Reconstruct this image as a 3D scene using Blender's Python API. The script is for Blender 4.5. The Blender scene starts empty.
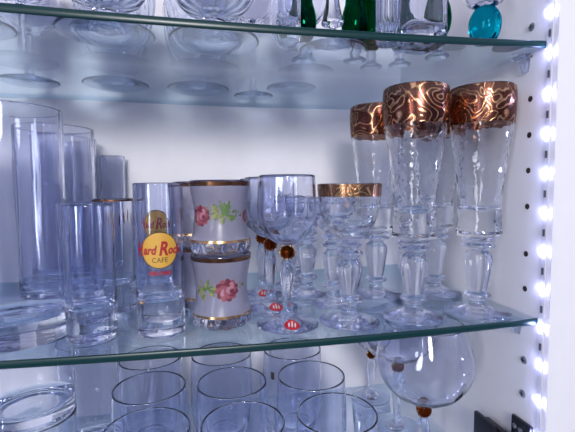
import bpy, bmesh, math, random
from mathutils import Vector, Matrix
random.seed(4)
PI = math.pi
SC = bpy.context.scene
COL = SC.collection

# ------------------------------------------------------------------ cabinet layout (metres)
# X: along the shelves, right wall at X=0;  Y: into the cabinet, shelf fronts at Y=0;  Z: up, middle shelf top at Z=0
DEPTH = 0.2688          # back wall
UP = 0.236              # top face of the upper shelf
LOW = -0.184            # top face of the lower shelf
LEFT = -0.56
CAM = Vector((-0.28023, -0.30054, 0.11365))
def sag(x):             # the loaded glass shelves bow a little
    return -4*0.0027*max(0.0, (-x/0.42)*(1+x/0.42))

# ------------------------------------------------------------------ materials
def new_mat(name):
    m = bpy.data.materials.new(name); m.use_nodes = True
    nt = m.node_tree; nt.nodes.clear()
    out = nt.nodes.new('ShaderNodeOutputMaterial')
    return m, nt, out
def N(nt, kind, **kw):
    n = nt.nodes.new(kind)
    for k, v in kw.items():
        if k in n.inputs: n.inputs[k].default_value = v
        else: setattr(n, k, v)
    return n
def principled(name, col, rough=0.5, metal=0.0, **kw):
    m, nt, out = new_mat(name)
    b = N(nt, 'ShaderNodeBsdfPrincipled')
    b.inputs['Base Color'].default_value = (*col, 1); b.inputs['Roughness'].default_value = rough
    b.inputs['Metallic'].default_value = metal
    for k, v in kw.items(): b.inputs[k].default_value = v
    nt.links.new(b.outputs[0], out.inputs[0])
    return m
def glass(name, col=(0.985, 0.99, 1.0), rough=0.0, ior=1.5, bump=0.0, scale=300, stretch=None):
    m, nt, out = new_mat(name)
    g = N(nt, 'ShaderNodeBsdfGlass'); g.inputs['Color'].default_value = (*col, 1)
    g.inputs['Roughness'].default_value = rough; g.inputs['IOR'].default_value = ior
    if bump:
        tc = N(nt, 'ShaderNodeTexCoord'); v = N(nt, 'ShaderNodeTexNoise'); v.inputs['Scale'].default_value = scale
        v.inputs['Detail'].default_value = 1.0
        b = N(nt, 'ShaderNodeBump'); b.inputs['Strength'].default_value = bump; b.inputs['Distance'].default_value = 0.002
        if stretch:
            mp = N(nt, 'ShaderNodeMapping'); mp.inputs['Scale'].default_value = stretch
            nt.links.new(tc.outputs['Object'], mp.inputs['Vector']); nt.links.new(mp.outputs[0], v.inputs['Vector'])
        else: nt.links.new(tc.outputs['Object'], v.inputs['Vector'])
        nt.links.new(v.outputs[0], b.inputs['Height'])
        nt.links.new(b.outputs[0], g.inputs['Normal'])
    nt.links.new(g.outputs[0], out.inputs[0])
    return m
def emission(name, col, strength):
    m, nt, out = new_mat(name)
    e = N(nt, 'ShaderNodeEmission'); e.inputs[0].default_value = (*col, 1); e.inputs[1].default_value = strength
    nt.links.new(e.outputs[0], out.inputs[0]); return m

GLASS = glass('clear_glass', (0.962, 0.970, 1.0))
DRAWN = glass('drawn_glass', (0.955, 0.965, 1.0), bump=0.34, scale=1.0, stretch=(85, 85, 9))
ETCHED = glass('etched_glass', bump=0.3, scale=150)
RIPPLE = glass('rippled_glass', (0.97, 0.98, 1.0), bump=0.25, scale=55)
GREEN = glass('green_glass', (0.012, 0.38, 0.24))
TEAL = glass('turquoise_glass', (0.04, 0.60, 0.70), bump=0.6, scale=160)

def shelf_glass():
    # thin clear pane: Schlick reflection over a faintly tinted see-through
    m, nt, out = new_mat('shelf_pane_glass')
    lw = N(nt, 'ShaderNodeLayerWeight'); lw.inputs['Blend'].default_value = 0.5
    p = N(nt, 'ShaderNodeMath', operation='POWER'); p.inputs[1].default_value = 5.0
    mu = N(nt, 'ShaderNodeMath', operation='MULTIPLY_ADD'); mu.inputs[1].default_value = 0.95; mu.inputs[2].default_value = 0.04
    t = N(nt, 'ShaderNodeBsdfTransparent'); t.inputs[0].default_value = (0.80, 0.865, 0.905, 1)
    g = N(nt, 'ShaderNodeBsdfGlossy'); g.inputs['Roughness'].default_value = 0.02; g.inputs['Color'].default_value = (0.92, 0.97, 1, 1)
    mx = N(nt, 'ShaderNodeMixShader')
    L = nt.links.new
    L(lw.outputs['Facing'], p.inputs[0]); L(p.outputs[0], mu.inputs[0]); L(mu.outputs[0], mx.inputs[0])
    L(t.outputs[0], mx.inputs[1]); L(g.outputs[0], mx.inputs[2]); L(mx.outputs[0], out.inputs[0])
    return m
PANE = shelf_glass()
EDGE = principled('green_glass_edge', (0.002, 0.032, 0.034), 0.3, 0.0)

def white_board(name, col, holes=None, rough=0.45):
    m, nt, out = new_mat(name)
    b = N(nt, 'ShaderNodeBsdfPrincipled'); b.inputs['Roughness'].default_value = rough
    tc = N(nt, 'ShaderNodeTexCoord'); no = N(nt, 'ShaderNodeTexNoise'); no.inputs['Scale'].default_value = 60; no.inputs['Detail'].default_value = 4
    rp = N(nt, 'ShaderNodeMapRange'); rp.inputs['To Min'].default_value = 0.97; rp.inputs['To Max'].default_value = 1.03
    mc = N(nt, 'ShaderNodeMix', data_type='RGBA', blend_type='MULTIPLY'); mc.inputs[0].default_value = 1
    mc.inputs[6].default_value = (*col, 1)
    L = nt.links.new
    L(tc.outputs['Object'], no.inputs['Vector']); L(no.outputs[0], rp.inputs[0]); L(rp.outputs[0], mc.inputs[7])
    L(mc.outputs[2], b.inputs['Base Color']); L(b.outputs[0], out.inputs[0])
    bp = N(nt, 'ShaderNodeBump'); bp.inputs['Strength'].default_value = 0.05; bp.inputs['Distance'].default_value = 0.0005
    n2 = N(nt, 'ShaderNodeTexNoise'); n2.inputs['Scale'].default_value = 900
    L(tc.outputs['Object'], n2.inputs['Vector']); L(n2.outputs[0], bp.inputs['Height']); L(bp.outputs[0], b.inputs['Normal'])
    return m
WALL = white_board('white_laminate', (0.89, 0.875, 0.91))

def gold_band(name, dark, light, scale, clear):
    # lustre band: scrolled relief in gold over copper, slightly see-through
    m, nt, out = new_mat(name); L = nt.links.new
    tc = N(nt, 'ShaderNodeTexCoord')
    n1 = N(nt, 'ShaderNodeTexNoise'); n1.inputs['Scale'].default_value = scale; n1.inputs['Detail'].default_value = 0; n1.inputs['Distortion'].default_value = 1.6
    w = N(nt, 'ShaderNodeMath', operation='PINGPONG'); w.inputs[1].default_value = 0.09
    mr = N(nt, 'ShaderNodeMapRange'); mr.inputs['From Min'].default_value = 0.060; mr.inputs['From Max'].default_value = 0.080
    mc = N(nt, 'ShaderNodeMix', data_type='RGBA'); mc.inputs[6].default_value = (*dark, 1); mc.inputs[7].default_value = (*light, 1)
    b = N(nt, 'ShaderNodeBsdfPrincipled'); b.inputs['Metallic'].default_value = 1; b.inputs['Roughness'].default_value = 0.24
    bp = N(nt, 'ShaderNodeBump'); bp.inputs['Strength'].default_value = 0.14; bp.inputs['Distance'].default_value = 0.0006
    t = N(nt, 'ShaderNodeBsdfTransparent'); t.inputs[0].default_value = (0.75, 0.40, 0.25, 1)
    mx = N(nt, 'ShaderNodeMixShader'); mx.inputs[0].default_value = 1-clear
    L(tc.outputs['Object'], n1.inputs['Vector']); L(n1.outputs[0], w.inputs[0]); L(w.outputs[0], mr.inputs[0])
    L(mr.outputs[0], mc.inputs[0]); L(mc.outputs[2], b.inputs['Base Color'])
    L(mr.outputs[0], bp.inputs['Height']); L(bp.outputs[0], b.inputs['Normal'])
    L(t.outputs[0], mx.inputs[1]); L(b.outputs[0], mx.inputs[2]); L(mx.outputs[0], out.inputs[0])
    return m
BAND = gold_band('copper_gold_band', (0.12, 0.045, 0.035), (0.80, 0.47, 0.25), 44, 0.3)
BAND2 = gold_band('gold_scroll_band', (0.38, 0.20, 0.11), (0.82, 0.56, 0.30), 70, 0.1)
GOLD = principled('gold_lustre', (0.72, 0.42, 0.20), 0.22, 1.0)
GOLDRIM = principled('rim_gold', (0.30, 0.14, 0.07), 0.25, 1.0)

def frosted():
    m, nt, out = new_mat('frosted_glass')
    b = N(nt, 'ShaderNodeBsdfPrincipled'); b.inputs['Base Color'].default_value = (0.52, 0.50, 0.62, 1)
    b.inputs['Roughness'].default_value = 0.30; b.inputs['Transmission Weight'].default_value = 0.62
    b.inputs['IOR'].default_value = 1.35
    nt.links.new(b.outputs[0], out.inputs[0]); return m
FROST = frosted()
RED = principled('red_print', (0.38, 0.010, 0.02), 0.4)
YELLOW = principled('yellow_print', (0.66, 0.36, 0.045), 0.45)
INK = principled('dark_print', (0.045, 0.03, 0.02), 0.45)
WHITEP = principled('white_print', (0.85, 0.85, 0.85), 0.4)
STICKER = principled('red_sticker', (0.62, 0.01, 0.02), 0.3)
ROSE1 = principled('rose_dark', (0.16, 0.025, 0.045), 0.55)
ROSE2 = principled('rose_mid', (0.30, 0.08, 0.11), 0.55)
ROSE3 = principled('rose_pale', (0.44, 0.20, 0.25), 0.55)
LEAF1 = principled('leaf_green', (0.10, 0.18, 0.055), 0.55)
LEAF2 = principled('leaf_olive', (0.30, 0.27, 0.10), 0.55)
STEEL = principled('screw_steel', (0.45, 0.45, 0.47), 0.3, 1.0)
BLACKM = principled('dark_hinge_metal', (0.05, 0.05, 0.06), 0.35, 0.8)
DARK = principled('dark_hole', (0.03, 0.02, 0.02), 0.9)
DOILY = principled('dark_coaster', (0.035, 0.035, 0.045), 0.6)
PLASTIC = glass('clear_plastic', (0.95, 0.97, 1.0), 0.05, 1.45)
TAPE = principled('led_tape', (0.72, 0.72, 0.78), 0.4)
RESIST = principled('tape_component', (0.10, 0.09, 0.12), 0.5)
LED = emission('led_light', (0.46, 0.48, 1.0), 125.0)

# ------------------------------------------------------------------ mesh helpers
def finish(name, bm, mats, parent=None, smooth=True, angle=40):
    if smooth:
        for f in bm.faces: f.smooth = True
        lim = math.radians(angle)
        for e in bm.edges:
            if len(e.link_faces) == 2 and e.calc_face_angle(0) > lim: e.smooth = False
    me = bpy.data.meshes.new(name); bm.to_mesh(me); bm.free()
    for m in (mats if isinstance(mats, (list, tuple)) else [mats]): me.materials.append(m)
    o = bpy.data.objects.new(name, me); COL.objects.link(o)
    if parent: o.parent = parent
    return o
def cr(pts, n=5):
    """Catmull-Rom through profile points"""
    out = []
    P = [pts[0]]+list(pts)+[pts[-1]]
    for i in range(1, len(P)-2):
        a, b, c, d = P[i-1], P[i], P[i+1], P[i+2]
        for k in range(n):
            t = k/n
            out.append(tuple(0.5*(2*b[j]+(c[j]-a[j])*t+(2*a[j]-5*b[j]+4*c[j]-d[j])*t*t+(3*b[j]-a[j]-3*c[j]+d[j])*t**3) for j in (0, 1)))
    out.append(tuple(pts[-1])); return out
def lathe_bm(profiles, seg=48, mod=None):
    """profiles in millimetres, lists of (r, z); outward winding when the outer wall runs upwards.
    mod(r, z, angle) -> r, for ribs, facets and scallops"""
    bm = bmesh.new()
    for prof in profiles:
        rings = []
        fine = [prof[0]]                     # short steps beside every bend keep long walls optically straight
        for p, q in zip(prof, prof[1:]):
            d = math.hypot(q[0]-p[0], q[1]-p[1])
            ts = [] if d < 6 else [1.2/d]+[k/math.ceil(d/9) for k in range(1, math.ceil(d/9))]+[1-1.2/d]
            fine += [(p[0]+(q[0]-p[0])*t, p[1]+(q[1]-p[1])*t) for t in ts]+[q]
        prof = fine
        for r, z in prof:
            if r < 0.01: rings.append([bm.verts.new((0, 0, z*0.001))])
            else:
                ring = []
                for i in range(seg):
                    a = 2*PI*i/seg
                    rr, zz = (mod(r, z, a) if mod else (r, z))
                    ring.append(bm.verts.new((rr*0.001*math.cos(a), rr*0.001*math.sin(a), zz*0.001)))
                rings.append(ring)
        for A, B in zip(rings, rings[1:]):
            for i in range(seg):
                j = (i+1) % seg
                if len(A) == 1 and len(B) == 1: continue
                if len(A) == 1: bm.faces.new((A[0], B[j], B[i]))
                elif len(B) == 1: bm.faces.new((A[i], A[j], B[0]))
                else: bm.faces.new((A[i], A[j], B[j], B[i]))
    return bm
def lathe(name, profiles, mat, parent, seg=48, mod=None):
    if isinstance(profiles[0], tuple): profiles = [profiles]
    return finish(name, lathe_bm(profiles, seg, mod), mat, parent)
def ribs(n, amp, z0=-1e9, z1=1e9):
    def f(r, z, a):
        if z0 <= z <= z1: return r+amp*math.cos(n*a), z
        return r, z
    return f
def box_bm(bm, x0, x1, y0, y1, z0, z1, bevel=0.0):
    vs = [bm.verts.new((x, y, z)) for x in (x0, x1) for y in (y0, y1) for z in (z0, z1)]
    q = [(0,1,3,2),(4,6,7,5),(0,4,5,1),(2,3,7,6),(0,2,6,4),(1,5,7,3)]
    fs = [bm.faces.new([vs[i] for i in f]) for f in q]
    if bevel:
        es = list({e for f in fs for e in f.edges})
        bmesh.ops.bevel(bm, geom=es, offset=bevel, segments=2, affect='EDGES', profile=0.6)
    return fs
def box(name, dims, mat, parent=None, bevel=0.0, kind=None):
    bm = bmesh.new(); box_bm(bm, *dims, bevel=bevel)
    o = finish(name, bm, mat, parent, smooth=bool(bevel))
    if kind: o['kind'] = kind
    return o

# ------------------------------------------------------------------ things
def tag(o, label, cat, group=None):
    o['label'] = label; o['category'] = cat
    if group: o['group'] = group
    return o
def thing(name, label, cat, loc, rotz=0.0, group=None):
    o = bpy.data.objects.new(name, None); COL.objects.link(o); o.empty_display_size = 0.01
    o.location = loc; o.rotation_euler = (0, 0, rotz)
    return tag(o, label, cat, group)
def dup(root, loc, label, rotz=None, group=None, skip=()):
    r = root.copy(); COL.objects.link(r); r.location = loc; r['label'] = label
    if rotz is not None: r.rotation_euler = (0, 0, rotz)
    if group: r['group'] = group
    for ch in list(root.children):
        if ch.name.split('.')[0] in skip: continue
        c = ch.copy(); COL.objects.link(c); c.parent = r
        for g in list(ch.children):
            d = g.copy(); COL.objects.link(d); d.parent = c
    return r
def on_mid(x, y): return (x, y, sag(x)+0.00005)
def on_up(x, y): return (x, y, UP+sag(x)+0.00005)
def on_low(x, y): return (x, y, LOW+0.00005)
def face_cam(x, y): # rotation that turns local -Y towards the viewer's side of the cabinet
    return math.atan2(CAM.y-y, CAM.x-x)+PI/2

# ------------------------------------------------------------------ setting
box('wall_back', (LEFT-0.02, 0.08, DEPTH, DEPTH+0.01, -0.44, 0.52), WALL, kind='structure')
FRONT = -0.012
def right_wall():
    bm = bmesh.new(); box_bm(bm, 0.0, 0.075, FRONT, DEPTH, -0.44, 0.52)
    return finish('wall_right', bm, WALL, smooth=False)
wr = right_wall(); wr['kind'] = 'structure'
box('wall_left', (LEFT-0.02, LEFT, FRONT, DEPTH, -0.44, 0.52), WALL, kind='structure')
box('floor', (LEFT, 0.0, FRONT, DEPTH, -0.44, -0.42), WALL, kind='structure')
box('ceiling', (LEFT, 0.0, FRONT, DEPTH, 0.50, 0.52), WALL, kind='structure')

# drilled shelf-pin holes in the right wall: shallow cups with a dark inside
def pin_hole(y, z):
    bm = bmesh.new(); n = 20; r = 0.0026
    a = [bm.verts.new((-0.0002, y+r*math.cos(2*PI*i/n), z+r*math.sin(2*PI*i/n))) for i in range(n)]
    b = [bm.verts.new((-0.0002, y+r*0.8*math.cos(2*PI*i/n), z+r*0.8*math.sin(2*PI*i/n))) for i in range(n)]
    c = [bm.verts.new((0.004, y+r*0.8*math.cos(2*PI*i/n), z+r*0.8*math.sin(2*PI*i/n))) for i in range(n)]
    for i in range(n):
        j = (i+1) % n
        bm.faces.new((a[j], a[i], b[i], b[j])); bm.faces.new((b[j], b[i], c[i], c[j]))
    bm.faces.new(a[::-1])
    return finish('pin_hole', bm, DARK, wr, smooth=False)
for z in (0.1914, 0.1600, 0.1288, 0.0968, 0.0542, 0.0224): pin_hole(0.0158, z)
for z in (0.18, 0.148, 0.116, 0.084, 0.052, 0.0293): pin_hole(0.2500 if z > 0.03 else 0.2600, z)

def screw(y, z, label):
    o = thing('screw', label, 'screw', (0, y, z), 0, 'screws in the right wall')
    bm = bmesh.new(); prof = [(3.6, 0), (3.5, 0.6), (2.6, 1.2), (0, 1.4)]
    bm = lathe_bm([prof], 20)
    bmesh.ops.rotate(bm, verts=bm.verts, cent=(0, 0, 0), matrix=Matrix.Rotation(-PI/2, 3, 'Y'))
    finish('head', bm, STEEL, o)
    bm = bmesh.new()
    box_bm(bm, -0.0016, -0.0011, -0.0022, 0.0022, -0.0004, 0.0004); box_bm(bm, -0.0016, -0.0011, -0.0004, 0.0004, -0.0022, 0.0022)
    finish('cross_slot', bm, DARK, o, smooth=False)
screw(0.0168, 0.2533, 'small steel screw head in the white right wall above the upper glass shelf')
screw(0.0146, -0.0432, 'small steel screw head in the right wall just under the middle shelf')
screw(0.0150, -0.0751, 'small steel screw head in the right wall just above the dark hinge')

# glass shelves: pane + green front edge
def shelf(zt, label, bow=True, x0=LEFT+0.001, x1=-0.0005):
    t = 0.006; o = thing('glass_shelf', label, 'shelf', ((x0+x1)/2, 0, zt), 0)
    cx = (x0+x1)/2; n = 40; bm = bmesh.new(); be = bmesh.new()
    xs = [x0+(x1-x0)*i/n for i in range(n+1)]
    def row(b, y, z): return [b.verts.new((x-cx, y, z+(sag(x) if bow else 0))) for x in xs]
    y0, y1 = 0.0012, DEPTH-0.0005
    A, B, C, D = row(bm, y0, 0), row(bm, y1, 0), row(bm, y0, -t), row(bm, y1, -t)
    for i in range(n):
        bm.faces.new((A[i], A[i+1], B[i+1], B[i])); bm.faces.new((C[i+1], C[i], D[i], D[i+1]))
        bm.faces.new((B[i], B[i+1], D[i+1], D[i]))
    finish('pane', bm, PANE, o)
    # polished front edge: a slim rounded strip
    prof = [(y0, 0), (0.0005, -0.0002), (0, -0.0009), (0, -t+0.0009), (0.0005, -t+0.0002), (y0, -t)]
    rows = [row(be, y, z) for y, z in prof]
    for P, Q in zip(rows, rows[1:]+rows[:1]):
        for i in range(n): be.faces.new((Q[i], Q[i+1], P[i+1], P[i]))
    finish('front_edge', be, EDGE, o)['label'] = 'dark green polished front edge'
    return o
shelf(UP, 'upper clear glass shelf with dark green front edge, seen from below')
shelf(0.0, 'middle clear glass shelf with dark green edge, holding the gold banded glasses')
shelf(LOW, 'lower glass shelf at the bottom, under the round tumblers', bow=False)

def support(z, y, label):
    o = thing('shelf_support', label, 'shelf support', (0, y, z), 0, 'clear shelf supports on the right wall')
    bm = bmesh.new(); box_bm(bm, -0.010, -0.0005, -0.007, 0.007, -0.0035, -0.0002, bevel=0.0008)
    finish('ledge', bm, PLASTIC, o)
    bm = bmesh.new()
    v = [(-0.0025, -0.004), (-0.0005, -0.004), (-0.0005, 0.004), (-0.0025, 0.004)]
    top = [bm.verts.new((x*1.8, y_*1.3, -0.0037)) for x, y_ in v]; bot = [bm.verts.new((x, y_*0.8, -0.0150)) for x, y_ in v]
    bm.faces.new(top[::-1][::-1]); bm.faces.new(bot[::-1])
    for i in range(4): bm.faces.new((top[i], bot[i], bot[(i+1) % 4], top[(i+1) % 4]))
    bmesh.ops.recalc_face_normals(bm, faces=bm.faces)
    bmesh.ops.bevel(bm, geom=list(bm.edges), offset=0.0004, segments=2, affect='EDGES')
    finish('bracket', bm, PLASTIC, o)
    return o
support(UP-0.006, 0.0211, 'clear plastic shelf support holding up the right end of the upper shelf')
support(-0.006, 0.0225, 'clear plastic shelf support under the right end of the middle shelf')

# LED strip on the inner face of the right wall, by the shelf fronts
def led_strip():
    y = -0.0042
    o = thing('led_strip', 'vertical led light strip on the front of the right wall, glowing blue white', 'led strip', (0, y, -0.30), 0)
    box('tape', (-0.0009, -0.0002, -0.0025, 0.0025, -0.12, 0.78), TAPE, o)
    zs = [0.2573+0.033*k+0.30 for k in range(-17, 6)]
    for z in zs:
        bm = bmesh.new(); bm.free()
        bm = lathe_bm([[(2.4, 0.0), (2.35, 0.5), (2.0, 1.3), (1.2, 1.9), (0, 2.1)]], 16)   # domed chip facing into the cabinet
        bmesh.ops.rotate(bm, verts=bm.verts, cent=(0, 0, 0), matrix=Matrix.Rotation(-PI/2, 3, 'Y'))
        bmesh.ops.translate(bm, vec=(-0.0010, 0, z), verts=bm.verts)
        finish('led', bm, LED, o)
    for z in zs[8:]:
        box('component', (-0.0016, -0.0010, -0.0012, 0.0008, z+0.013, z+0.019), RESIST, o)
    return o
right_strip = led_strip()
dup(right_strip, (LEFT, -0.0042, -0.30), 'unseen vertical led light strip added on the left wall', rotz=PI, skip=('component',))  # unseen copy of the strip, added for highlights on the glasses' left sides

# dark cabinet hinge low on the right wall
def hinge():
    o = thing('cabinet_hinge', 'dark metal cabinet hinge screwed to the right wall at bottom right', 'hinge', (0, 0.03, -0.118), 0)
    bm = bmesh.new(); box_bm(bm, -0.0040, -0.0003, -0.029, -0.006, -0.030, 0.0195, bevel=0.0015); finish('mounting_plate', bm, BLACKM, o)
    bm = bmesh.new(); box_bm(bm, -0.011, -0.0045, -0.018, 0.024, -0.018, 0.0005, bevel=0.0018); finish('arm', bm, BLACKM, o)
    bm = bmesh.new(); box_bm(bm, -0.016, -0.0115, 0.002, 0.032, -0.022, 0.0035, bevel=0.0018); finish('cover', bm, BLACKM, o)
    for yy in (-0.012, -0.019):
        bm = lathe_bm([[(2.6, 0), (2.5, 0.9), (1.4, 1.4), (0, 1.4)]], 16)
        bmesh.ops.rotate(bm, verts=bm.verts, cent=(0, 0, 0), matrix=Matrix.Rotation(-PI/2, 3, 'Y'))
        bmesh.ops.translate(bm, vec=(-0.0039, yy+0.001, 0.0105), verts=bm.verts)
        finish('adjusting_screw', bm, STEEL, o)
hinge()

# ------------------------------------------------------------------ prints wrapped on glass
def wrap(bm_pts, rad, off):   # (u, w) in mm on the unrolled wall -> local xyz, facing -Y
    u, w = bm_pts; R = rad(w)+off; a = u/rad(w)
    return (R*0.001*math.sin(a), -R*0.001*math.cos(a), w*0.001)
def ellipse_patch(bm, cx, cz, a, b, rot, rad, off, mi, rings=3, n=14, tip=0.0):
    c, s = math.cos(rot), math.sin(rot)
    def P(q, t):
        x = a*q*math.cos(t); z = b*q*math.sin(t)*(1-tip*max(0, math.cos(t)))
        return bm.verts.new(wrap((cx+x*c-z*s, cz+x*s+z*c), rad, off))
    cen = bm.verts.new(wrap((cx, cz), rad, off)); prev = None
    for k in range(1, rings+1):
        ring = [P(k/rings, 2*PI*i/n) for i in range(n)]
        for i in range(n):
            j = (i+1) % n
            f = bm.faces.new((cen, ring[i], ring[j]) if prev is None else (prev[i], ring[i], ring[j], prev[j]))
            f.material_index = mi; f.smooth = True
        prev = ring
def text_bm(body, width, height, cx, cz, rad, off, shear=0.0, bold=0.0, mi=0, bm=None):
    cu = bpy.data.curves.new('lettering', 'FONT'); cu.body = body; cu.shear = shear; cu.offset = bold
    cu.align_x = 'CENTER'; cu.resolution_u = 3
    ob = bpy.data.objects.new('lettering', cu); COL.objects.link(ob)
    dg = bpy.context.evaluated_depsgraph_get(); me = bpy.data.meshes.new_from_object(ob.evaluated_get(dg))
    bpy.data.objects.remove(ob); bpy.data.curves.remove(cu)
    t = bmesh.new(); t.from_mesh(me); bpy.data.meshes.remove(me)
    bmesh.ops.triangulate(t, faces=t.faces)
    xs = [v.co.x for v in t.verts]; ys = [v.co.y for v in t.verts]
    x0, x1, y0, y1 = min(xs), max(xs), min(ys), max(ys)
    bm = bm or bmesh.new(); mp = {}
    bmesh.ops.subdivide_edges(t, edges=[e for e in t.edges if e.calc_length() > (x1-x0)*0.03], cuts=1)
    for v in t.verts:
        u = (v.co.x-(x0+x1)/2)/(x1-x0)*width+cx; w = (v.co.y-(y0+y1)/2)/(y1-y0)*height+cz
        mp[v] = bm.verts.new(wrap((u, w), rad, off))
    for f in t.faces:
        try:
            g = bm.faces.new([mp[v] for v in f.verts]); g.material_index = mi; g.smooth = True
        except ValueError: pass
    t.free(); return bm

# ------------------------------------------------------------------ tall highballs, far left
def highball(label, loc, r=35.5, h=176.5, floor=17, wall=1.9, mat=DRAWN, rib=0.002, name='highball_glass', group='tall highball glasses at the left', cat='glass'):
    o = thing(name, label, cat, loc, 0, group)
    ri = r-wall
    lathe('base', [(0, 1.2), (r*0.75, 1.0), (r*0.86, 0.0), (r-2.2, 0.0), (r-0.6, 1.0), (r, 3.0), (r, floor*0.75)], mat, o, 56)
    lathe('body', [(r, floor*0.75), (r, floor+6), (r+0.6, h-0.9), (r+0.45, h-0.2), (r-wall/2+0.6, h), (ri+0.8, h-0.2), (ri+0.6, h-0.9),
                   (ri, floor+9), (ri-1.2, floor+3.5), (ri-5, floor+0.6), (ri*0.5, floor-0.3), (0, floor-0.5)], mat, o, 88, lambda rr, z, a: (rr*(1+rib*math.cos(11*a)*min(1, max(0, (z-floor)/10))*min(1, max(0, (h-z)/6))), z) if rr > 6 else (rr, z))
    return o
hb = highball('tall clear highball glass nearest the front at the far left', on_mid(-0.4268, 0.0482))
dup(hb, on_mid(-0.4290, 0.1480), 'tall highball glass directly behind the front tall one at far left')
dup(hb, on_mid(-0.4470, 0.2290), 'tall highball glass at the back wall, last of the far left row')
dup(hb, on_mid(-0.5080, 0.1020), 'tall highball glass at the very edge of the photo, left of the front tall one')
highball('slim tall tumbler by the back wall, right of the far left highball row', on_mid(-0.3960, 0.2450), r=14, h=158, group='slim glasses at the back left', name='slim_tumbler')

# ------------------------------------------------------------------ short slim shooters
sh = highball('plain clear slim shooter glass beside the big highball at left', on_mid(-0.3708, 0.0371), r=18.4, h=105, floor=24, wall=1.9, name='shooter_glass', group='plain shooter glasses')
dup(sh, on_mid(-0.3900, 0.0950), 'plain clear shooter glass in the second row behind the front plain shooter')

def rad_const(r): return lambda w: r
def souvenir(label, loc, rot, logo_z, disc, rim=False):
    r = 18.9; o = thing('souvenir_shooter', label, 'shot glass', loc, rot, 'souvenir shooter glasses with logos')
    floor = 27; h = 121.9
    lathe('base', [(0, 1.5), (12, 1.2), (15, 0), (r-1.6, 0), (r-0.4, 0.8), (r, 2.5), (r, 20)], GLASS, o, 56)
    ri = r-1.7
    lathe('body', [(r, 20), (r, 60), (r+0.4, h-0.8), (r, h-0.1), (r-0.8, h), (r-1.4, h-0.2), (ri+0.3, h-0.9), (ri, 70), (ri-0.6, floor+9), (ri-3, floor+3), (ri-8, floor+0.3), (0, floor)], GLASS, o, 56)
    rad = rad_const(r+0.05)
    bm = bmesh.new()
    ellipse_patch(bm, 0, logo_z, disc+0.7, disc+0.7, 0, rad, 0.12, 1, rings=5, n=36)
    ellipse_patch(bm, 0, logo_z, disc, disc, 0, rad, 0.22, 0, rings=5, n=36)
    k = disc/14.0; q = k*0.74
    text_bm('CAFE', 12*k, 4.0*k, 0, logo_z-7.8*k, rad, 0.34, 0, 0.0, 1, bm)
    d = finish('logo_disc', bm, [YELLOW, INK], o); d['label'] = 'round yellow printed disc'
    bm = text_bm('H', 8.2*q, 11.0*k, -21.5*q, logo_z+1.0*k, rad, 0.36, 0.25, 0.03, 0)
    text_bm('ard', 15*q, 7.4*k, -10*q, logo_z+0.2*k, rad, 0.36, 0.25, 0.035, 0, bm)
    text_bm('R', 9.5*q, 11.4*k, 4*q, logo_z+1.4*k, rad, 0.36, 0.25, 0.03, 0, bm)
    text_bm('ock', 15.5*q, 7.4*k, 16.5*q, logo_z+0.2*k, rad, 0.36, 0.25, 0.035, 0, bm)
    finish('lettering', bm, RED, o)['label'] = 'red printed lettering'
    bm = text_bm('MIAMI', 17*k, 3.6*k, 0, logo_z-18.2*k, rad, 0.30, 0.1, 0.015, 0)
    finish('city_lettering', bm, RED, o)['label'] = 'small red printed lettering'
    return o
souvenir('front souvenir shooter glass with yellow disc logo and red lettering', on_mid(-0.3192, 0.0422), face_cam(-0.3192, 0.0422), 70.0, 13.6)
souvenir('souvenir shooter right behind the front logo one, its yellow disc higher up', on_mid(-0.3280, 0.0960), face_cam(-0.328, 0.096), 85.5, 12.6)
def souvenir_plain(label, loc, rot):
    o = thing('souvenir_shooter', label, 'shot glass', loc, rot, 'souvenir shooter glasses with logos')
    r, floor, h = 18.6, 24, 108
    lathe('base', [(0, 1.5), (12, 1.2), (15, 0), (r-1.6, 0), (r-0.4, 0.8), (r, 2.5), (r, 20)], GLASS, o, 48)
    ri = r-1.7
    lathe('body', [(r, 20), (r, 60), (r+0.4, h-0.8), (r-0.8, h), (ri+0.3, h-0.9), (ri, 70), (ri-0.6, floor+9), (ri-3, floor+3), (0, floor)], GLASS, o, 48)
    rad = rad_const(r+0.1)
    bm = bmesh.new()
    for k in range(7):
        ellipse_patch(bm, -13+k*4.2, 90+2.5*math.sin(k*2.1), 0.6, 6.0, 0.1*math.sin(k*3), rad, 0.15, 0, rings=2, n=10)
    finish('red_print', bm, ROSE1, o)['label'] = 'faded red print near the rim'
    bm = lathe_bm([[(r+0.55, h-2.6), (r+0.55, h-0.9)]], 48); finish('gold_rim', bm, GOLDRIM, o)
souvenir_plain('shooter glass with faded red print, in second row left of the logo glasses', on_mid(-0.3690, 0.1150), face_cam(-0.369, 0.115)+0.5)

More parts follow.
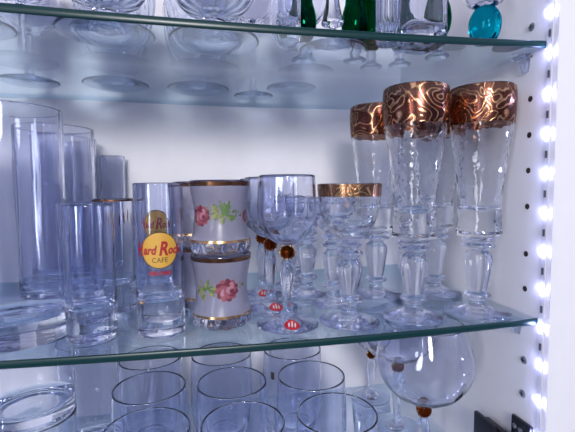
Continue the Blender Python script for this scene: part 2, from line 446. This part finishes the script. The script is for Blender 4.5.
# ------------------------------------------------------------------ frosted rose glasses, stacked in pairs
FR_OUT = cr([(25.2, 12.5), (23.6, 19), (22.3, 27), (22.0, 34), (22.9, 44), (24.6, 53), (25.6, 58.0)], 4)
def frost_rad(w):
    for (r0, z0), (r1, z1) in zip(FR_OUT, FR_OUT[1:]):
        if z0 <= w <= z1: return r0+(r1-r0)*(w-z0)/(z1-z0)
    return FR_OUT[0][0] if w < FR_OUT[0][1] else FR_OUT[-1][0]
def rose(bm, cx, cz, s):
    for k in range(11):                      # outer petals
        a = 2*PI*k/11+0.3
        ellipse_patch(bm, cx+math.cos(a)*4.3*s, cz+math.sin(a)*4.1*s, 2.9*s, 2.0*s, a+0.35, frost_rad, 0.25+0.01*k, k % 2)
    for k in range(7):
        a = 2*PI*k/7
        ellipse_patch(bm, cx+0.5*s+math.cos(a)*2.9*s, cz+math.sin(a)*2.8*s, 2.5*s, 1.7*s, a+0.5, frost_rad, 0.40+0.01*k, (1, 2, 0, 1, 2, 1, 0)[k])
    ellipse_patch(bm, cx+1.0*s, cz-0.2*s, 3.0*s, 2.7*s, 0, frost_rad, 0.50, 1)
    ellipse_patch(bm, cx+1.5*s, cz+0.1*s, 2.4*s, 2.0*s, 0.4, frost_rad, 0.54, 2)
    ellipse_patch(bm, cx+2.7*s, cz-0.6*s, 1.5*s, 1.3*s, 0.5, frost_rad, 0.58, 0)
def leaves(bm, cx, cz, s, seed, n=26):
    rnd = random.Random(seed)
    for k in range(n):
        a = rnd.uniform(0, 2*PI); d = 6.0*s*math.sqrt(rnd.random())
        ellipse_patch(bm, cx+d*math.cos(a), cz+0.8*d*math.sin(a), rnd.uniform(1.2, 2.3)*s, rnd.uniform(0.5, 0.8)*s, a+rnd.uniform(-0.5, 0.5), frost_rad, 0.18+0.002*k, 3 if rnd.random() < 0.6 else 4, rings=2, n=8, tip=0.5)
def scallop(r, z, a):
    k = max(0.0, min(1.0, (12.0-z)/9.0))
    if r < 12: return r, z
    return r+k*1.5*math.cos(9*a), z
def frosted_glass(label, loc, rot, spray):
    o = thing('frosted_glass', label, 'glass', loc, rot, 'frosted rose glasses stacked in pairs')
    lathe('foot', [[(0, 3.0), (14, 2.6), (17, 0.2), (20, 0.0), (23.0, 1.6), (25.0, 5.0), (25.6, 9.0), (25.2, 12.5)]], GLASS, o, 72, scallop)
    lathe('body', FR_OUT, FROST, o, 56)
    lathe('lip', [(25.6, 58.0), (25.9, 61.5), (25.4, 62.3), (24.7, 62.0), (24.2, 58), (23.1, 53), (21.3, 44), (20.4, 34), (20.6, 27), (21.6, 20), (21.0, 16), (14, 13.5), (0, 13)], GLASS, o, 56)
    lathe('gold_rim', [(25.70, 57.4), (26.1, 60.9)], GOLDRIM, o, 56)
    lathe('gold_line', [(25.75, 10.8), (25.50, 12.9)], GOLD, o, 56)
    bm = bmesh.new()
    if spray:      # rose seen at its left, a sprig in the middle, another rose edge on at right
        rose(bm, -17.5, 33, 1.3); leaves(bm, 3, 36, 1.65, 3, 44); leaves(bm, -6, 38, 0.9, 8, 10); rose(bm, 27, 32, 0.8); leaves(bm, 15, 33, 0.7, 5, 10)
    else:
        leaves(bm, -14.5, 34, 1.5, 11, 44); rose(bm, 4.5, 34, 1.42); leaves(bm, 17, 36, 0.7, 12, 12)
    finish('rose_print', bm, [ROSE1, ROSE2, ROSE3, LEAF1, LEAF2], o)['label'] = 'printed pink rose with green leaves'
    return o
fx, fy = -0.2698, 0.0560
fl = frosted_glass('lower frosted glass of the front pair, a full pink rose on it', on_mid(fx, fy), face_cam(fx, fy), False)
fu = frosted_glass('upper frosted glass of the front pair, green sprig between two roses', (fx, fy, sag(fx)+0.0624), face_cam(fx, fy), True)
for (x, y, lb) in ((-0.2885, 0.118, 'behind the front pair, next to the logo shooters'), (-0.2620, 0.2080, 'at the back, left of the ball stems')):
    dup(fl, on_mid(x, y), 'lower frosted glass of the pair '+lb, rotz=face_cam(x, y)+1.2)
    dup(fu, (x, y, sag(x)+0.0624), 'upper frosted glass of the pair '+lb, rotz=face_cam(x, y)+1.2)

# ------------------------------------------------------------------ wine glasses with a gold ball in the stem
def optic(r, z, a): return (r+0.28*math.cos(12*a+z*0.05), z) if r > 6 else (r, z)
def ball_glass(label, loc, rot, foot=26.8, ballz=63.0, bowl=None, sc=1.0, sticker=True, group='small wine glasses with gold ball stems', name='wine_glass', ballr=6.2):
    o = thing(name, label, 'wine glass', loc, rot, group)
    b0, b1 = ballz-ballr, ballz+ballr
    lathe('foot', [(0, 1.4), (foot*0.5, 0.9), (foot-1.2, 0.0), (foot, 0.5), (foot-0.2, 1.3)]+cr([(foot*0.72, 3.0), (foot*0.40, 5.4), (7.2, 8.5), (4.6, 13.0), (3.9, 19)], 4), GLASS, o, 56)
    lathe('stem', cr([(3.9, 19), (4.2, b0*0.45), (5.8, b0*0.68), (6.3, b0*0.80), (5.3, b0*0.92), (3.6, b0)], 4), GLASS, o, 48, lambda r, z, a: (r+0.18*math.cos(8*a), z))
    n = 12
    lathe('ball', [(ballr*math.cos(t)+0.01, ballz+ballr*math.sin(t)) for t in [(-PI/2+0.62)+(PI-1.24)*i/n for i in range(n+1)]], TOPAZ, o, 32)['label'] = 'amber glass ball'
    bm = bmesh.new()                         # beaded gold collar round the ball
    for k in range(12):
        a = 2*PI*k/12
        t = bmesh.ops.create_icosphere(bm, subdivisions=1, radius=0.0014)
        bmesh.ops.translate(bm, vec=((ballr-0.1)*0.001*math.cos(a), 0, 0), verts=t['verts'])
        bmesh.ops.translate(bm, vec=(0, -0.0006, (ballr-0.1)*0.001*math.sin(a)+ballz*0.001), verts=t['verts'])
    finish('gold_beading', bm, GOLD, o)
    lathe('bowl', bowl(b1), GLASS, o, 72, optic)
    if sticker:
        so = bmesh.new()
        # sticker lies on the sloping foot, to the front right
        def surf(px, py):
            r = math.hypot(px, py)
            pts = [(foot, 1.0), (foot*0.72, 3.0), (foot*0.40, 5.4), (7.2, 8.5)]
            for (ra, za), (rb_, zb_) in zip(pts, pts[1:]):
                if rb_ <= r <= ra: return za+(zb_-za)*(ra-r)/(ra-rb_)
            return 1.0 if r > foot else 8.5
        def disc(cx, cy, a, b, off, mi):
            cen = so.verts.new((cx*.001, cy*.001, (surf(cx, cy)+off)*.001)); prev = None
            for q in (0.35, 0.7, 1.0):
                ring = []
                for i in range(20):
                    t = 2*PI*i/20; px, py = cx+a*q*math.cos(t), cy+b*q*math.sin(t)
                    ring.append(so.verts.new((px*.001, py*.001, (surf(px, py)+off)*.001)))
                for i in range(20):
                    j = (i+1) % 20
                    f = so.faces.new((cen, ring[i], ring[j]) if prev is None else (prev[i], ring[i], ring[j], prev[j])); f.material_index = mi
                prev = ring
        disc(3.5, -15.5, 6.6, 6.6, 0.35, 0)
        for dx in (-2.6, 0, 2.6): disc(3.5+dx, -15.5, 0.7, 3.4, 0.6, 1)
        disc(3.5, -11.2, 0.9, 0.9, 0.6, 1)
        finish('sticker', so, [STICKER, WHITEP], o)['label'] = 'round red sticker with white marks'
    return o
TOPAZ = glass('amber_glass', (0.42, 0.17, 0.06))
def small_bowl(b):
    h = 128.6
    out = cr([(3.6, b), (6.5, b+0.9), (13, b+4.2), (19.5, b+11), (23.6, b+21), (24.9, b+32), (24.5, b+44), (23.8, h-0.6)], 5)
    inn = cr([(23.0, h-0.4), (23.4, b+44), (23.8, b+32), (22.5, b+21.5), (18.5, b+12.5), (12, b+6.3), (5, b+3.6), (0, b+3.2)], 5)
    return out+[(23.4, h)]+inn
wg = ball_glass('front small wine glass with gold ball stem and red foot sticker', on_mid(-0.2141, 0.0403), face_cam(-0.2141, 0.0403), bowl=small_bowl)
dup(wg, on_mid(-0.2205, 0.0945), 'second small wine glass in the gold ball row, behind the front one', rotz=face_cam(-0.2205, 0.0945)+0.1)
dup(wg, on_mid(-0.2215, 0.1490), 'third and rearmost small wine glass in the gold ball row', rotz=face_cam(-0.2215, 0.149)-0.1)

# ------------------------------------------------------------------ baluster stem goblets
def six(amp): return lambda r, z, a: (r*(1+amp*math.cos(6*a)), z)
def goblet(label, loc, band=True, group=None, h=121.0, name='goblet', k=1.0):
    o = thing(name, label, 'goblet', loc, 0.3, group)
    fr = 26.4*k
    lathe('foot', [(0, 1.2), (14*k, 0.9), (fr-1, 0), (fr, 0.5), (fr-0.2, 1.2)]+cr([(22*k, 2.6), (13*k, 4.6), (8, 7.6), (6.4, 11), (6.2, 13.5)], 4), GLASS, o, 56)
    lathe('stem', cr([(6.2, 13.5), (6.8, 15.6), (11.2, 18.2), (11.0, 21.4), (6.8, 23.8), (7.0, 26), (8.8, 33), (10.6, 43), (11.0, 50), (8.4, 54.5), (6.6, 57), (11.2, 59.6), (11.8, 62), (7.6, 64.4), (7.8, 66), (11.6, 68), (10.4, 70.5), (8.4, 72)], 4), GLASS, o, 48, six(0.02))
    out = [(r*(1 if r < 9 else k), z) for r, z in cr([(8.4, 72), (12.5, 74.5), (17.5, 79), (21.5, 86), (24.6, 95), (26.4, 104), (27.2, h-4.5), (27.4, h-0.7)], 5)]
    inn = [(r*k, z) for r, z in cr([(26.4, h-0.6), (26.1, h-5), (25.0, 102), (22.6, 93), (18.5, 86), (12, 82), (5, 80.6), (0, 80.4)], 5)]
    lathe('bowl', out+[(26.9*k, h)]+inn, ETCHED if band else GLASS, o, 64)
    if band:
        lathe('gold_band', [(27.05, h-11.0), (27.45, h-5.5), (27.72, h-0.6)], BAND2, o, 64)
    return o
goblet('short goblet with gold rim band and baluster stem, right of the wine glasses', on_mid(-0.1600, 0.0356))
gb = goblet('plain small goblet without gold, directly behind the gold rimmed short goblet', on_mid(-0.1565, 0.0920), False, 'plain small goblets behind the gold rimmed one', h=108, k=0.86)
dup(gb, on_mid(-0.1730, 0.1370), 'plain small goblet seen between the front wine glass and the gold rimmed goblet')
dup(gb, on_mid(-0.1800, 0.1870), 'plain small goblet at the back, seen just right of the front wine glass ball')

# ------------------------------------------------------------------ tall footed beer flutes with wide gold bands
def flute(label, loc, rot=0.0):
    o = thing('tall_flute', label, 'flute glass', loc, rot, 'tall flutes with wide gold bands'); h = 203.0
    lathe('foot', [(0, 1.2), (14, 0.9), (27.6, 0), (28.8, 0.5), (28.6, 1.3)]+cr([(23, 2.8), (13, 5.2), (8.2, 8.4), (6.8, 11.5), (7.0, 13.0)], 4), GLASS, o, 56)
    lathe('stem', cr([(7.0, 13.0), (8.2, 14.4), (11.8, 16.2), (11.0, 18.8), (7.0, 20.6), (8.0, 22), (9.2, 28), (11.4, 42), (12.4, 50), (11.0, 55.5), (8.0, 58), (8.4, 59.5), (14.0, 61.8), (13.8, 64), (9.2, 65.6), (13.8, 67.2), (13.4, 69), (12.4, 70.2)], 4), GLASS, o, 48, six(0.02))
    out = cr([(12.4, 70.2), (17.4, 71.2), (19.6, 73.4), (19.3, 78), (18.8, 86), (18.4, 96)], 5)[:-1]+cr([(18.4, 96), (18.7, 104), (20.3, 122), (23.2, 145), (26.2, 165), (28.0, 182), (28.1, 194), (27.4, h-0.8)], 5)
    inn = cr([(26.2, h-0.6), (26.9, 194), (26.8, 182), (24.9, 165), (21.8, 145), (18.6, 122), (16.4, 106), (14.8, 98), (10.5, 94.6), (4.5, 93.4), (0, 93.2)], 5)
    lathe('bowl', out+[(26.9, h)]+inn, ETCHED, o, 72)
    lathe('gold_band', cr([(27.30, 170.5), (28.3, 182), (28.42, 194), (27.75, h-0.9)], 4), BAND, o, 72)
    return o
f0 = flute('front tall flute with wide copper gold band, left of the rightmost flute', on_mid(-0.0990, 0.0351))
dup(f0, on_mid(-0.0378, 0.0303), 'rightmost tall gold banded flute, closest to the right wall', rotz=1.1)
dup(f0, on_mid(-0.1005, 0.1160), 'rear left tall gold banded flute behind the front flute', rotz=2.3)
dup(f0, on_mid(-0.0360, 0.1060), 'rear tall flute seen in the gap between the two front flutes', rotz=4.0)

# ------------------------------------------------------------------ lower shelf: round tumblers
def tumbler(label, loc, rot=0.0):
    o = thing('tumbler', label, 'tumbler', loc, rot, 'round clear tumblers on the lower shelf'); h = 100.0
    lathe('base', [(0, 2.0), (18, 1.6), (22, 0), (26, 0.2), (29, 2.5), (31.5, 7)], GLASS, o, 56)
    out = cr([(31.5, 7), (34.5, 16), (36.9, 32), (37.7, 50), (37.4, 70), (36.4, 88), (35.7, h-0.7)], 5)
    inn = cr([(34.2, h-0.6), (35.0, 88), (36.0, 70), (36.2, 50), (35.4, 32), (32.6, 17), (27, 9.5), (14, 7.2), (0, 7.0)], 5)
    lathe('body', out+[(34.95, h)]+inn, GLASS, o, 56)
    return o
rows = [[(-0.3341, 0.0435), (-0.2545, 0.0375), (-0.1712, 0.0360)],
        [(-0.3420, 0.1215), (-0.2593, 0.1150), (-0.1750, 0.1130)],
        [(-0.3511, 0.1985), (-0.2676, 0.1915), (-0.1800, 0.1895)]]
rn = ['front row', 'middle row', 'back row']; cn = ['left', 'centre', 'right']
t0 = None
for i, rw in enumerate(rows):
    for j, (x, y) in enumerate(rw):
        lb = 'round clear tumbler on the lower shelf, %s, %s of three' % (rn[i], cn[j])
        if i == 2 and j == 2: lb = 'round clear tumbler with small dark label, back row right on the lower shelf'
        if t0 is None: t0 = tumbler(lb, on_low(x, y)); c = t0
        else: c = dup(t0, on_low(x, y), lb)
        if i == 2 and j == 2:
            rad = rad_const(37.3); bm = bmesh.new()
            a0 = -0.95
            vs = [[bm.verts.new(wrap((37.3*(a0+0.028*p), 73+q*4.5), rad, 0.35)) for p in range(6)] for q in range(3)]
            for q in range(2):
                for p in range(5): bm.faces.new((vs[q][p], vs[q][p+1], vs[q+1][p+1], vs[q+1][p]))
            finish('sticker', bm, INK, c)['label'] = 'small dark label'

# lower shelf, left: two nested tapered tumblers and a plain one behind
def tapered(label, loc, r0, r1, h, name, group):
    o = thing(name, label, 'tumbler', loc, 0, group)
    lathe('base', [(0, 1.5), (r0*0.7, 1.2), (r0*0.85, 0), (r0-1, 0), (r0, 2), (r0+(r1-r0)*0.12, 12)], GLASS, o, 56)
    lathe('body', [(r0+(r1-r0)*0.12, 12), (r1, h-0.8), (r1-0.8, h), (r1-1.7, h-0.8), (r0-0.6, 15), (r0-4, 10.5), (0, 10)], RIPPLE, o, 56)
    return o
tapered('tapered tumbler at the far left of the lower shelf, bottom of its stack', on_low(-0.4361, 0.0880), 30, 34.0, 100, 'tapered_tumbler', 'stacked tapered tumblers at the lower left')
tapered('straight tumbler standing on the far left tapered tumbler, just under the middle shelf', (-0.4361, 0.0880, LOW+0.1004), 33.5, 34.0, 72, 'tapered_tumbler', 'stacked tapered tumblers at the lower left')
tapered('tall straight tumbler on the lower shelf between the far left stack and the round tumblers', on_low(-0.4180, 0.1950), 30, 31.0, 130, 'straight_tumbler', None)

# lower shelf, right: balloon wine glasses
def balloon_bowl(b):
    h = 166
    out = cr([(3.8, b), (8, b+0.8), (20, b+4.5), (34, b+14), (43, b+28), (46.5, b+43), (44.5, b+58), (39.5, b+72), (36.6, h-0.5)], 6)
    inn = cr([(35.6, h-0.4), (38.4, b+72), (43.3, b+58), (45.3, b+43), (41.8, b+28.5), (33, b+15.3), (19, b+6.3), (7, b+3.6), (0, b+3.2)], 6)
    return out+[(36.1, h)]+inn
bg = ball_glass('front balloon wine glass hanging over the lower shelf front at right, largest bowl', on_low(-0.0730, 0.0600), 0.2, foot=34, ballz=78, bowl=balloon_bowl, sticker=False, group='balloon wine glasses on the lower shelf', name='balloon_wine_glass', ballr=7.5)
bg['label'] = 'front balloon wine glass with amber ball, at the right of the lower shelf'
dup(bg, on_low(-0.0560, 0.1540), 'rear balloon wine glass with amber ball, behind the front one on lower shelf')
dup(wg, on_low(-0.0560, 0.2340), 'small wine glass at the back of the lower shelf, behind the balloon glasses', group='small wine glasses with gold ball stems', skip=('sticker',))

# ------------------------------------------------------------------ upper shelf
def coupe(label, loc, rot=0.0, purple=False):
    o = thing('dessert_coupe', label, 'dessert glass', loc, rot, 'footed dessert coupes on the upper shelf'); h = 92
    lathe('foot', [(0, 0.9), (20, 0.6), (35, 0), (36, 0.5), (35.7, 1.2)]+cr([(26, 2.0), (16, 3.6), (10, 6.6), (7.2, 12)], 4), GLASS, o, 56)
    lathe('stem', cr([(7.2, 12), (9.5, 14.5), (9.5, 17), (7.5, 19.5)], 4), GLASS, o, 40)
    out = cr([(7.5, 19.5), (14, 20.6), (24, 25), (32, 36), (36, 52), (38, 72), (38.6, h-0.8)], 5)
    inn = cr([(36.8, h-0.7), (36, 72), (34, 52), (30, 38), (22, 29), (12, 25.5), (0, 25)], 5)
    lathe('bowl', out+[(37.8, h)]+inn, RIPPLE, o, 72, lambda r, z, a: (r+0.55*math.cos(16*a+z*0.1), z) if r > 10 else (r, z))
    return o
cp = coupe('footed crystal coupe at the front left of the upper shelf', on_up(-0.3539, 0.0430))
for x, y, lb in ((-0.3632, 0.1250, 'second footed coupe in the left row of the upper shelf'), (-0.3800, 0.2050, 'rearmost footed coupe in the left row of the upper shelf'),
                 (-0.2720, 0.0430, 'footed coupe at the upper shelf front, just left of the thin wine stem'), (-0.2800, 0.1250, 'second footed coupe in the row left of the thin wine stem'), (-0.2880, 0.2060, 'rearmost footed coupe, left of the thin wine stem')):
    dup(cp, on_up(x, y), lb, rotz=x*9)

def stemware(label, loc, foot, stem, bowl_r, group, name, rotz=0.0, bell=False):
    o = thing(name, label, 'wine glass', loc, rotz, group)
    s = 3.4
    lathe('foot', [(0, 1.2), (foot*0.5, 0.9), (foot-1, 0), (foot, 0.5), (foot-0.2, 1.2)]+cr([(foot*0.6, 2.6), (foot*0.3, 4.6), (5.2, 8), (s+0.4, 13)], 4), GLASS, o, 48)
    if bell: st = cr([(s+0.4, 13), (s, 20), (9.6, 22.6), (8.4, 28), (6.6, 36), (5.4, stem)], 4)
    else: st = cr([(s+0.4, 13), (s-0.2, stem*0.5), (s+0.8, stem)], 4)
    lathe('stem', st, GLASS, o, 40)
    e = st[-1][0]; b = stem; R = bowl_r
    out = cr([(e, b), (R*0.45, b+4), (R*0.85, b+16), (R, b+34), (R*0.96, b+52), (R*0.9, b+66)], 5)
    inn = cr([(R*0.9-1.1, b+66), (R*0.96-1.2, b+52), (R-1.3, b+34), (R*0.83-1.0, b+18), (R*0.42, b+8), (0, b+5)], 5)
    lathe('bowl', out+[(R*0.9-0.5, b+66.5)]+inn, GLASS, o, 56, lambda r, z, a: (r+0.25*math.cos(12*a), z) if r > 6 else (r, z))
    return o
sw = stemware('stemmed glass at the front left corner of the upper shelf', on_up(-0.4500, 0.0480), 30, 52, 33, 'stemmed glasses at the left of the upper shelf', 'stemmed_glass')
dup(sw, on_up(-0.4480, 0.1330), 'second stemmed glass in the far left row of the upper shelf')
dup(sw, on_up(-0.4720, 0.2100), 'rearmost stemmed glass in the far left row of the upper shelf')
stemware('thin stemmed wine glass at the back of the upper shelf, its long stem seen whole', on_up(-0.2195, 0.2300), 25, 88, 27, None, 'long_stem_glass')
bs = stemware('goblet with bell shaped stem at the front centre of the upper shelf', on_up(-0.1710, 0.0475), 29, 44, 25, 'bell stem goblets on the upper shelf', 'bell_stem_goblet', bell=True)
dup(bs, on_up(-0.1790, 0.1160), 'second bell stem goblet, behind the front centre one on the upper shelf')
dup(bs, on_up(-0.1800, 0.1830), 'rearmost bell stem goblet on the upper shelf')
highball('narrow clear shot tube on the upper shelf left of the bell stem goblet', on_up(-0.2130, 0.0330), r=10, h=90, floor=12, wall=1.5, name='narrow_shot_glass', group=None)
o = highball('narrow ribbed clear glass on the upper shelf front, left of the square glass', on_up(-0.1290, 0.0270), r=9.8, h=95, floor=10, wall=1.8, name='ribbed_glass', group=None)
for ch in o.children:
    for v in ch.data.vertices:
        a = math.atan2(v.co.y, v.co.x); r = math.hypot(v.co.x, v.co.y)
        if r > 0.006: v.co.x *= 1+0.05*math.cos(14*a); v.co.y *= 1+0.05*math.cos(14*a)

def square_glass(label, loc, rot):
    o = thing('square_tumbler', label, 'tumbler', loc, rot, None)
    def sq(rr, z, a):
        if rr < 2: return rr, z
        k = (abs(math.cos(a))**6+abs(math.sin(a))**6)**(-1/6.0); return rr*min(k, 1.30), z
    lathe('base', [(0, 1), (13, 0.8), (15.5, 0), (17.6, 0.8), (18.2, 3), (18.2, 12)], GLASS, o, 64, sq)
    lathe('body', [(18.2, 12), (18.6, 85), (18.0, 86), (16.9, 85), (16.4, 17), (14, 13.5), (0, 13)], GLASS, o, 64, sq)
    return o
square_glass('square thick based clear tumbler on the upper shelf, in front of green glasses', on_up(-0.0990, 0.0310), 0.12)

def green_glass(label, loc, mat, k=1.0, stemz=16, group='green glasses on the upper shelf', name='green_liqueur_glass'):
    o = thing(name, label, 'liqueur glass', loc, 0, group)
    lathe('foot', [(0, 1), (6*k, 0.8), (10.5*k, 0), (11*k, 0.6), (10.6*k, 1.3), (5.5*k, 4), (4.2*k, 7), (5.6*k, 11), (4.0*k, stemz)], GLASS, o, 40)
    out = cr([(4.0*k, stemz), (7*k, stemz+2.2), (10.5*k, stemz+8), (12.2*k, stemz+17), (11.2*k, stemz+27), (8.6*k, stemz+37), (9.2*k, stemz+48), (12*k, stemz+60)], 5)
    inn = [(r-1.2, z+0.2) for r, z in reversed(out[6:])]+[(2.5*k, stemz+4.2), (0, stemz+3.8)]
    lathe('bowl', out+[(12*k-0.6, stemz+60.5)]+inn, mat, o, 48, lambda r, z, a: (r+0.15*math.sin(z*1.6), z) if r > 4 else (r, z))['label'] = 'green glass bowl'
    return o
gg = green_glass('green bulb glass with clear foot, between the square tumbler and turquoise glass', on_up(-0.0690, 0.0520), GREEN)
for x, y, lb in ((-0.1900, 0.0770, 'green bulb glass left of the bell stem goblet on the upper shelf'),
                 (-0.1420, 0.0720, 'green bulb glass right of the bell stem goblet, behind the ribbed glass'),
                 (-0.1180, 0.0900, 'green bulb glass seen between the ribbed glass and the square tumbler'),
                 (-0.0930, 0.0790, 'green bulb glass right behind the square tumbler')):
    dup(gg, on_up(x, y), lb)
def turquoise(label, loc):
    o = thing('turquoise_glass', label, 'glass', loc, 0, None)
    lathe('ball', [(0, 0.6), (6, 0.2)]+cr([(7.5, 0.4), (10.6, 6), (12.6, 14), (12.0, 22), (9.0, 28), (7.0, 30)], 5), TEAL, o, 48, lambda r, z, a: (r+0.2*math.cos(10*a), z) if r > 7 else (r, z))['label'] = 'solid turquoise glass ball stem'
    out = cr([(7.0, 30), (10, 31.5), (15, 36), (19, 46), (21, 60), (21.5, 80)], 5); inn = [(r-1.3, z+0.6) for r, z in reversed(out[6:])]+[(0, 35)]
    lathe('bowl', out+[(21, 80.6)]+inn, GLASS, o, 48)
    return o
turquoise('small glass on a solid turquoise ball, near the right end of the upper shelf', on_up(-0.0472, 0.0150))
co = thing('coaster', 'small flat dark coaster at the right end of the upper shelf', 'coaster', on_up(-0.0190, 0.0200), 0, None)
lathe('disc', [(0, 0), (11.5, 0), (12.2, 0.5), (12.2, 1.4), (11.6, 1.8), (0, 1.8)], DOILY, co, 40)
lathe('beaded_border', [(12.3, 0.3), (13.4, 0.3), (13.6, 1.2), (12.6, 2.2), (12.3, 1.4)], DOILY, co, 72, lambda r, z, a: (r+0.5*math.cos(18*a), z) if r > 12.4 else (r, z))

# ------------------------------------------------------------------ light
w = bpy.data.worlds.new('room'); SC.world = w; w.use_nodes = True
nt = w.node_tree; nt.nodes.clear()
out = nt.nodes.new('ShaderNodeOutputWorld'); bg_ = nt.nodes.new('ShaderNodeBackground')
tc = nt.nodes.new('ShaderNodeTexCoord'); no = nt.nodes.new('ShaderNodeTexNoise'); no.inputs['Scale'].default_value = 2.2; no.inputs['Detail'].default_value = 1.5
cr_ = nt.nodes.new('ShaderNodeValToRGB')
cr_.color_ramp.elements[0].position = 0.44; cr_.color_ramp.elements[0].color = (0.012, 0.018, 0.06, 1)
cr_.color_ramp.elements[1].position = 0.66; cr_.color_ramp.elements[1].color = (0.66, 0.70, 0.96, 1)
nt.links.new(tc.outputs['Generated'], no.inputs['Vector']); nt.links.new(no.outputs[0], cr_.inputs[0])
nt.links.new(cr_.outputs[0], bg_.inputs[0]); bg_.inputs[1].default_value = 1.0
nt.links.new(bg_.outputs[0], out.inputs[0])

def area(name, loc, target, sx, sy, power, col):
    d = bpy.data.lights.new(name, 'AREA'); d.shape = 'ELLIPSE'; d.size = sx; d.size_y = sy; d.energy = power; d.color = col
    o = bpy.data.objects.new(name, d); COL.objects.link(o); o.location = loc
    o.rotation_euler = (Vector(target)-Vector(loc)).to_track_quat('-Z', 'Y').to_euler(); return o
area('room_lamp', (-0.40, -1.5, 0.50), (-0.25, 0.2, 0.05), 0.40, 0.40, 16, (0.98, 0.96, 0.97))
area('room_window_light', (-1.7, -1.7, 0.25), (-0.25, 0.2, 0.05), 0.25, 1.1, 9, (0.86, 0.90, 1.0))

# ------------------------------------------------------------------ camera
f_px, yaw, pit, rol = 408.12, 0.19299, 0.06418, 0.00887
fwd = Vector((math.sin(yaw), math.cos(yaw), 0)); right = Vector((math.cos(yaw), -math.sin(yaw), 0)); down = Vector((0, 0, -1))
f2 = fwd*math.cos(pit)+down*math.sin(pit); d2 = down*math.cos(pit)-fwd*math.sin(pit)
r3 = right*math.cos(rol)+d2*math.sin(rol); d3 = d2*math.cos(rol)-right*math.sin(rol)
cd = bpy.data.cameras.new('camera'); cam = bpy.data.objects.new('camera', cd); COL.objects.link(cam)
M = Matrix((( r3.x, -d3.x, -f2.x, CAM.x), (r3.y, -d3.y, -f2.y, CAM.y), (r3.z, -d3.z, -f2.z, CAM.z), (0, 0, 0, 1)))
cam.matrix_world = M
cd.sensor_fit = 'HORIZONTAL'; cd.sensor_width = 36.0; cd.lens = f_px/575.0*36.0; cd.clip_start = 0.01
SC.camera = cam

SC.view_settings.view_transform = 'Standard'; SC.view_settings.look = 'None'
SC.view_settings.gamma = 1.0; SC.view_settings.use_curve_mapping = False
SC.view_settings.exposure = 0.17
cy = SC.cycles
cy.max_bounces = 40; cy.transmission_bounces = 36; cy.glossy_bounces = 12; cy.diffuse_bounces = 8; cy.transparent_max_bounces = 48
cy.blur_glossy = 0.4; cy.sample_clamp_indirect = 8.0
